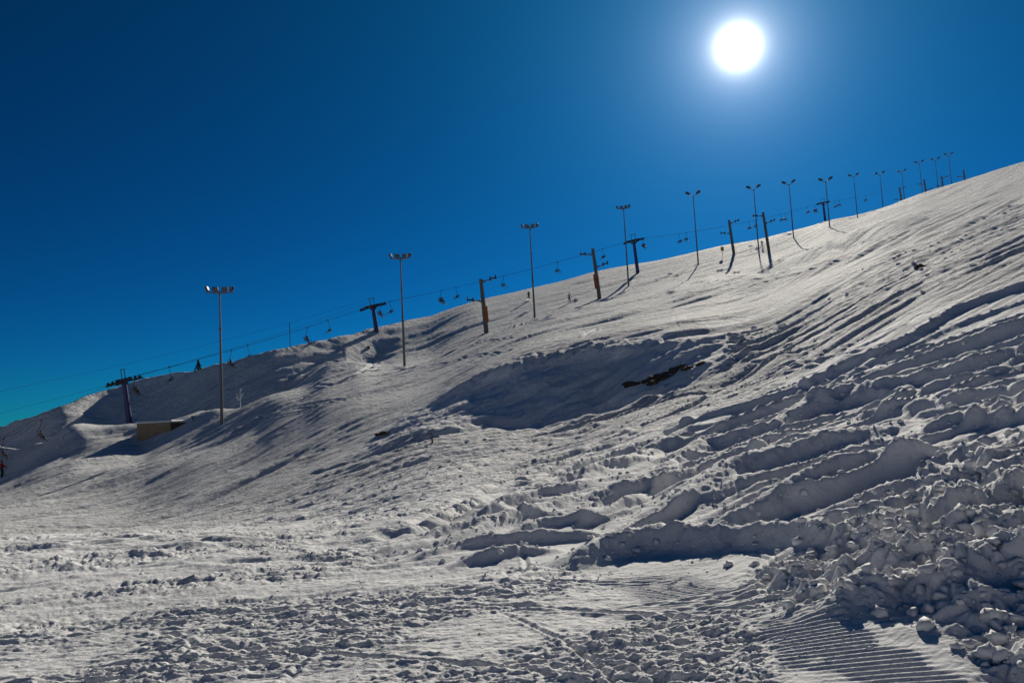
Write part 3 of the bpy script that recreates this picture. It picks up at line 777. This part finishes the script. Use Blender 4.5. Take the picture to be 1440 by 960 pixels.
def make_chair():
    root = thing('lift_chair', '', 'lift chair', 'chairs hanging from the blue chairlift')
    MB().path([(0, 0, 0), (0, 0, -.25), (0, .12, -.9), (0, .42, -1.5), (0, .42, -1.75)], .045, 6).box((0, 0, 0), (.12, .35, .14)).obj('hanger', 'dark', root)
    MB().box((0, .0, -2.5), (1.25, .5, .07), None, .02).obj('seat', 'seat', root)
    MB().box((0, .27, -2.12), (1.25, .06, .42), Matrix.Rotation(-.2, 3, 'X'), .02).obj('backrest', 'seat', root)
    f = MB()
    for k in (-1, 1): f.path([(k*.66, .42, -1.75), (k*.66, .30, -2.5), (k*.66, -.25, -2.5), (k*.66, -.3, -2.2)], .035, 6)
    f.tube((-.66, .42, -1.75), (.66, .42, -1.75), .035); f.obj('side_frame', 'dark', root)
    MB().path([(-.6, -.3, -2.2), (-.6, -.62, -2.95), (.6, -.62, -2.95), (.6, -.3, -2.2)], .028, 6).obj('footrest', 'dark', root)
    return root

# ---------------------------------------------------------------- people
def skin_body(bones, mats, name, parent, rule):
    bm = bmesh.new(); lay = bm.verts.layers.skin.verify(); V = {}
    for k, (co, r) in bones['v'].items():
        v = bm.verts.new(co); v[lay].radius = (r, r); V[k] = v
    V['hip'][lay].use_root = True
    for a, b in bones['e']: bm.edges.new((V[a], V[b]))
    me = bpy.data.meshes.new('rig'); bm.to_mesh(me); bm.free()
    o = bpy.data.objects.new('rig', me); COL.objects.link(o)
    o.modifiers.new('skin', 'SKIN').use_smooth_shade = True
    o.modifiers.new('sub', 'SUBSURF').levels = 1
    dg = bpy.context.evaluated_depsgraph_get(); ev = o.evaluated_get(dg)
    me2 = bpy.data.meshes.new_from_object(ev); bpy.data.objects.remove(o); bpy.data.meshes.remove(me)
    me2.name = name
    for m in mats: me2.materials.append(M[m])
    for p in me2.polygons: p.material_index = rule(p.center); p.use_smooth = True
    b = bpy.data.objects.new(name, me2); COL.objects.link(b); b.parent = parent
    return b
def bones(pose):
    v = {'hip': ((0, 0, .95), .15), 'waist': ((0, -.01, 1.08), .14), 'chest': ((0, -.03, 1.30), .17), 'neck': ((0, -.04, 1.48), .07),
         'head': ((0, -.06, 1.60), .095), 'crown': ((0, -.05, 1.70), .08)}
    for s, k in ((-1, 'l'), (1, 'r')):
        v['sh'+k] = ((s*.20, -.03, 1.40), .085)
        if pose == 'ski':
            v['el'+k] = ((s*.31, -.10, 1.16), .06); v['wr'+k] = ((s*.33, -.34, 1.06), .045); v['ha'+k] = ((s*.33, -.42, 1.05), .05); v['th'+k] = ((s*.28, -.40, 1.10), .02)
            v['th_'+k] = ((s*.10, 0, .86), .11); v['kn'+k] = ((s*.13, -.12, .50), .085); v['an'+k] = ((s*.14, -.02, .12), .07); v['to'+k] = ((s*.14, -.18, .05), .05)
        else:
            v['el'+k] = ((s*.28, -.14, 1.14), .06); v['wr'+k] = ((s*.18, -.36, 1.06), .045); v['ha'+k] = ((s*.16, -.44, 1.06), .05); v['th'+k] = ((s*.11, -.42, 1.10), .02)
            v['th_'+k] = ((s*.11, -.04, .90), .11); v['kn'+k] = ((s*.13, -.46, .88), .085); v['an'+k] = ((s*.13, -.52, .45), .07); v['to'+k] = ((s*.13, -.68, .40), .05)
    e = [('hip', 'waist'), ('waist', 'chest'), ('chest', 'neck'), ('neck', 'head'), ('head', 'crown')]
    for k in 'lr': e += [('chest', 'sh'+k), ('sh'+k, 'el'+k), ('el'+k, 'wr'+k), ('wr'+k, 'ha'+k), ('wr'+k, 'th'+k), ('hip', 'th_'+k), ('th_'+k, 'kn'+k), ('kn'+k, 'an'+k), ('an'+k, 'to'+k)]
    return {'v': v, 'e': e}
def person(label, pose, jacket, trousers, helmet, group=None):
    root = thing('person', label, 'person', group)
    def rule(c):
        if c.z > 1.50: return 2
        if pose == 'sit' and c.y < -.2 and c.z < 1.0: return 1
        return 0 if c.z > .97 else 1
    b = skin_body(bones(pose), [jacket, trousers, 'skin'], 'body', root, rule)
    MB().ball((0, -.05, 1.67), .125, 2, (1, 1.1, .95)).obj('helmet', helmet, b, smooth=True)
    for k in (-1, 1):
        if pose == 'ski':
            MB().box((k*.14, -.15, .015), (.09, 1.65, .025), None, .01).tube((k*.14, -.95, .02), (k*.14, -1.1, .09), .04, .02).obj('ski', 'ski', root)
            MB().tube((k*.34, -.42, 1.12), (k*.45, -.05, .03), .011).disc((k*.445, -.06, .07), (0, 0, 1), .05, .01).obj('ski_pole', 'dark', root)
        else:
            MB().box((k*.14, -.62, .36), (.09, 1.6, .025), Matrix.Rotation(.25, 3, 'X'), .01).obj('ski', 'ski', root)
    return root
for (px, py, jac, tro, hel, yaw, lab) in [
    (801, 425.5, 'white', 'black', 'black', .4, 'skier in a pale jacket and black trousers left of the padded tower'),
    (744, 422, 'black', 'black', 'black', -.5, 'tiny dark-clothed skier just left of a floodlight mast'),
    (1072, 348, 'black', 'navycloth', 'black', .3, 'lone dark-clothed skier between a mast and a grey tower'),
    (2, 671, 'red', 'black', 'black', 1.2, 'person in black and red at the left edge low on the piste')]:
    g = ground_at(px, py); p = person(lab, 'ski', jac, tro, hel); p.location = g; p.rotation_euler.z = yaw-math.atan2(g.x, g.y)
    if px == 2:
        MB().box((.1, .22, 1.22), (.34, .2, .5), None, .05).obj('backpack', 'red', p)
        MB().tube((.33, -.10, 1.17), (.32, -.33, 1.07), .068, .058).obj('sleeve', 'red', p)

CHAIRS = [ # column, side, rider?, label
 (5,1,1,'occupied chair low at the left edge of the hill'), (58,1,1,'occupied chair against the shaded hillside at far left'),
 (190,1,1,'occupied chair right beside the navy tower by the bunker'), (238,-1,0,'empty chair against the ridge just right of the navy tower'),
 (325,1,1,'occupied chair just right of the tall floodlight mast by the bunker'), (348,-1,0,'empty chair at the skyline right of the nearest mast'),
 (432,1,1,'occupied chair over the skyline right of the thin marker pole'), (461,-1,0,'empty chair over the skyline left of the crest tower'),
 (535,1,1,'occupied chair immediately right of the crest tower'), (548,-1,0,'empty chair second to the right of the crest tower'),
 (620,1,1,'occupied chair between the four-lamp mast and the nearest grey tower'), (641,-1,0,'empty chair just left of the nearest grey tower'),
 (708,1,0,'empty chair between the nearest grey tower and the third mast'), (784,1,0,'lone empty chair between the third mast and the padded tower'),
 (847,-1,0,'empty chair above the lower arm of the second padded tower'), (905,1,1,'occupied chair just right of the mid-slope blue tower'),
 (955,-1,0,'left one of two empty chairs before the first v-armed mast'), (965,1,0,'right one of two empty chairs before the first v-armed mast'),
 (1053,-1,0,'empty chair left of the mast by the paired grey towers'), (1062,1,0,'empty chair right against the mast by the paired grey towers'),
 (1098,-1,0,'left one of two empty chairs before the lone seventh mast'), (1104,1,0,'right one of two empty chairs before the lone seventh mast'),
 (1135,-1,0,'empty chair left of the small crest tower'), (1146,1,1,'occupied chair left of the small crest tower'),
 (1174,-1,0,'left one of two empty chairs right of the small crest tower'), (1180,1,0,'right one of two empty chairs right of the small crest tower'),
 (1217,1,0,'empty chair low on the skyline near the lone masts'),
]
cp = None; rider = None
yaw0 = math.atan2(-LINE.x, LINE.y)
for px, side, occ, label in CHAIRS:
    p = rope_at(side, px)
    if p is None: print('no rope', px); continue
    if cp is None: cp = make_chair(); c = cp
    else: c = copy_tree(cp)
    c.location = p; c['label'] = label; c.scale = (.82,)*3; c.rotation_euler.z = yaw0+(0 if side < 0 else math.pi)+random.uniform(-.1, .1)
    if occ:
        for k in ((-.27, .27) if px in (190, 620, 1146) else (.2,)):
            if rider is None: q = rider = person('', 'sit', 'black', 'black', 'black', 'riders sitting on the chairs')
            else: q = copy_tree(rider)
            rm = Matrix.Rotation(c.rotation_euler.z, 4, 'Z')
            q.location = p+rm.to_3x3() @ Vector((k, .04, -2.42*.82-.78*.82)); q.rotation_euler.z = c.rotation_euler.z; q.scale = (.82,)*3
            q['label'] = ('single rider on the ' if px not in (190, 620, 1146) else 'left rider on the ' if k*math.cos(c.rotation_euler.z) < 0 else 'right rider on the ')+label.replace('occupied ', '')

# ---------------------------------------------------------------- bunker, sign, marker, vegetation, rocks
g = ground_at(194, 619.5); w = g.dot(FWV)
c0 = at_depth(192, 596, w); c1_ = at_depth(240, 592.5, w)
ex = (c1_-c0); ex.z = 0; wd = ex.length; ex.normalize(); ey = Vector((-ex.y, ex.x, 0))
top_z = (c0.z+c1_.z)/2
bk = thing('concrete_bunker', 'low tan concrete hut half buried in the slope with a dark wing wall', 'bunker')
bk.location = (c0.x, c0.y, top_z); bk.rotation_euler.z = math.atan2(ex.y, ex.x)
MB().box((wd/2, 2.0, -1.7), (wd, 4.0, 3.4), None, .04).obj('wall', 'concrete', bk)
c2_ = at_depth(286, 590.5, w*1.03)
l2 = c2_-c1_; a2 = math.atan2(l2.y, l2.x)-math.atan2(ex.y, ex.x); ln2 = math.hypot(l2.x, l2.y)
wl = MB().box((ln2/2, .15, -1.5), (ln2, .3, 2.9)); o = wl.obj('wing_wall', 'brown', bk, (wd+.004, .02, -.06)); o.rotation_euler.z = a2
cap = MB(); cap.box((wd/2, 2.0, .08), (wd+.25, 4.1, .26), None, .1); cap.obj('snow_cap', 'loose_snow', bk)
cw = MB().box((ln2/2, .2, .02), (ln2, .45, .14), None, .05); o = cw.obj('snow_strip', 'loose_snow', bk, (wd+.06, .02, .0)); o.rotation_euler.z = a2
MB().tube((wd+1.9, 1.2, -.2), (wd+1.9, 1.2, .55), .05).box((wd+1.9, 1.2, .5), (.5, .06, .1)).obj('vent_pipe', 'dark', bk)

g = ground_at(1016.5, 361); sg = thing('yellow_sign', 'small yellow warning sign on a thin post left of a grey tower', 'sign')
sg.location = g; sg.rotation_euler.z = -math.atan2(g.x, g.y)
MB().tube((0, 0, -.3), (0, 0, 2.4), .05).obj('post', 'dark', sg); MB().box((0, -.06, 1.95), (.75, .05, .95), None, .02).obj('sign_panel', 'yellow', sg)
g = ground_at(408, 487); mk = thing('marker_pole', 'thin bare pole standing on the left skyline', 'pole'); mk.location = g-Vector((0, 0, .3))
MB().tube((0, 0, 0), (0, 0, 4.0), .06, .045).obj('shaft', 'dark', mk); MB().tube((0, 0, 4), (0, 0, 4.1), .07).obj('cap', 'dark', mk)

def leaves_mesh(mb, pts, size, n):
    for _ in range(n):
        p, d = random.choice(pts); p = p+Vector([random.gauss(0, .05) for _ in range(3)])
        a = Vector([random.gauss(0, 1) for _ in range(3)]).normalized(); b = a.cross(Vector([random.gauss(0, 1) for _ in range(3)])).normalized()
        s = size*random.uniform(.6, 1.3); vs = [mb.bm.verts.new(p+a*s), mb.bm.verts.new(p+b*s*.4), mb.bm.verts.new(p-a*s*.2), mb.bm.verts.new(p-b*s*.4)]
        mb.bm.faces.new(vs)
g = ground_at(279, 521); tr = thing('conifer_tree', 'small dark conifer alone on the skyline above the bunker', 'tree'); tr.location = g-Vector((0, 0, .1)); tr.scale = (.85,)*3
MB().tube((0, 0, 0), (0, 0, 2.0), .07, .02).obj('trunk', 'bark', tr)
cr_ = MB(); pts = []
for k in range(70):
    z = random.uniform(.2, 1.95); rad = (2.05-z)*.36*random.uniform(.4, 1); a = random.uniform(0, 6.28); pts.append((Vector((math.cos(a)*rad, math.sin(a)*rad, z)), 0))
leaves_mesh(cr_, pts, .16, 900); cr_.obj('crown', 'needle', tr)

def sapling(px, py, h, label, m='twig', n=26):
    g = ground_at(px, py); t = thing('sapling', label, 'sapling'); t.location = g-Vector((0, 0, .05))
    MB().tube((0, 0, 0), (0, 0, h*.9), .05, .02, 6).obj('trunk', m, t)
    b = MB()
    for k in range(n):
        z = h*random.uniform(.25, .9); a = random.uniform(0, 6.28); l = h*random.uniform(.15, .32); p = Vector((0, 0, z)); q = p+Vector((math.cos(a)*l*.7, math.sin(a)*l*.7, l*.7))
        b.tube(p, q, .03, .012, 5)
        for _ in range(3):
            f = random.uniform(.4, 1); s = p.lerp(q, f); b.tube(s, s+Vector((random.gauss(0, .12), random.gauss(0, .12), random.uniform(.05, .22)))*h*.35, .018, .008, 4)
    b.obj('branches', m, t)
sapling(338, 573, 2.2, 'bare frosted sapling in the dip below the shaded ridge', n=13)
sapling(546+62, 622, .45, 'dry twig shrub poking out of the snow under the bank', 'bark', 9)

def rock_mesh(seed, sx, sy, sz, sub=3):
    bm = bmesh.new(); bmesh.ops.create_icosphere(bm, subdivisions=sub, radius=1)
    co = np.array([v.co[:] for v in bm.verts]); s = seed*3.7
    d = .35*perlin(co[:, 0]*1.3+s, co[:, 1]*1.3+co[:, 2], 170)+.25*perlin(co[:, 2]*2.6+s, co[:, 0]*2.6-co[:, 1], 171)+.12*perlin(co[:, 1]*6+s, co[:, 2]*6+co[:, 0]*4, 172)
    for v, k in zip(bm.verts, d):
        v.co = Vector((v.co.x*sx, v.co.y*sy, v.co.z*sz))*(1+1.2*float(k))
    me = bpy.data.meshes.new('rock'); bm.to_mesh(me); bm.free(); me.materials.append(M['rock']); return me
oc = thing('rock_outcrop', 'band of dark brown rock showing through the snow at the foot of the bank', 'rock')
og = ground_at(930, 528); oc.location = og
band = [(876+rng.uniform(0, 28), None, 0) for _ in range(9)]+[(907+rng.uniform(0, 40), None, 1) for _ in range(15)]+[(946+rng.uniform(0, 42), None, 2) for _ in range(10)]
for k, (px, _, part) in enumerate(band):
    py = (546-.28*(px-876)+rng.uniform(-3, 2), 541-.30*(px-907)+rng.uniform(-8, 4), 524-.26*(px-946)+rng.uniform(-3, 3))[part]
    sx = rng.uniform(.13, .33); g = ground_at(px, py); o = bpy.data.objects.new('rock', rock_mesh(k, sx, sx*.8, sx*rng.uniform(.35, .6), 2)); COL.objects.link(o); o.parent = oc
    o.location = g-og+Vector((0, .06, -.01)); o.rotation_euler = (.5, -.28, random.uniform(-.5, .5))
for px, py, sx, sz, lab in [(540,612,.32,.16,'small dark rock under the left end of the bank'),(1294,376,.30,.15,'dark rock tip in the rough bank at upper right'),(518,492,.25,.3,'dark stone at the lit edge of the shaded ridge'),(532,613,.2,.09,'low brown stone left of the small dark rock')]:
    g = ground_at(px, py); o = bpy.data.objects.new('rock', rock_mesh(px, sx, sx*.8, sz)); COL.objects.link(o); o.location = g; tag(o, lab, 'rock')

# ---------------------------------------------------------------- loose clods of snow
def clods():
    verts, faces = [], []; off = 0
    tem = {}
    for sub in (0, 1, 2):
        tem[sub] = []
        for q in range(10):
            bm = bmesh.new(); bmesh.ops.create_icosphere(bm, subdivisions=sub+1, radius=1)
            c = np.array([v.co[:] for v in bm.verts]); fc = np.array([[v.index for v in f.verts] for f in bm.faces])
            d = perlin(c[:, 0]*1.1+q*5, c[:, 1]*1.1+c[:, 2]*.7, 180)*.9+perlin(c[:, 2]*2.3+q*3, c[:, 0]*2.3+c[:, 1], 181)*.6+perlin(c[:, 1]*5+q, c[:, 2]*5+c[:, 0]*3, 182)*.3
            tem[sub].append((c*(1+d[:, None]), fc)); bm.free()
    def scatter(n, zmask, rlo, rhi, smin, smax, pw, squash=.75):
        nonlocal off
        tries = 0; done = 0
        cum = None
        i = rng.integers(0, NA, n*12); l = rng.uniform(math.log(rlo), math.log(rhi), n*12)
        j = np.clip(lrow(l).astype(int), 0, NR-1)
        ok = np.nonzero(rng.random(n*12) < zmask[i, j])[0][:n]
        for q in ok:
            a, b = i[q], j[q]; s = smin*(smax/smin)**(rng.random()**pw)
            pxs = s/R[a, b]*F*.71
            if pxs < .35: continue
            sub = 0 if pxs < 3.2 else (1 if pxs < 9 else 2)
            c, fc = tem[sub][rng.integers(10)]
            an = rng.uniform(0, 6.28); ca, sa = math.cos(an), math.sin(an); sq = squash*rng.uniform(.7, 1.2)
            x = c[:, 0]*ca-c[:, 1]*sa; y = c[:, 0]*sa+c[:, 1]*ca
            verts.append(np.stack([x*s+X[a, b], y*s*rng.uniform(.7, 1.1)+Y[a, b], c[:, 2]*s*sq+Z[a, b]+s*sq*.12], -1)); faces.append(fc+off); off += len(c)
    pm = patch**3*.95+.05
    scatter(3600, z_chop*pm*(1-.8*z_cord), 4.6, 18, .007, .026, 2.8, .6)
    scatter(350, z_chop*pm, 12, 34, .02, .05, 2.4, .5)
    scatter(1700, z_chunk, 4.9, 13, .012, .065, 2.6, .8)
    scatter(1500, z_mound*np.clip(.1+.6*rough+2.5*RM, 0, 1), 6, 24, .012, .055, 2.4, .75)
    scatter(500, np.clip(z_mound*(.3*rough+2*RM), 0, 1), 14, 36, .03, .08, 2.0, .6)
    scatter(160, z_deb, 18, 60, .04, .11, 2.2, .45)
    scatter(120, z_bank, 30, 90, .08, .2, 2.0, .5)
    v = np.concatenate(verts).astype(np.float32); f = np.concatenate(faces).astype(np.int32)
    me = bpy.data.meshes.new('snow_clods'); me.vertices.add(len(v)); me.vertices.foreach_set('co', v.ravel())
    me.loops.add(f.size); me.loops.foreach_set('vertex_index', f.ravel()); me.polygons.add(len(f))
    me.polygons.foreach_set('loop_start', np.arange(len(f), dtype=np.int32)*3); me.polygons.foreach_set('use_smooth', np.ones(len(f), bool))
    me.update(calc_edges=True); me.materials.append(M['loose_snow'])
    o = bpy.data.objects.new('snow_clods', me); COL.objects.link(o)
    tag(o, 'loose clods of ploughed snow lying over the slope', kind='stuff'); print('clod tris', len(f))
clods()
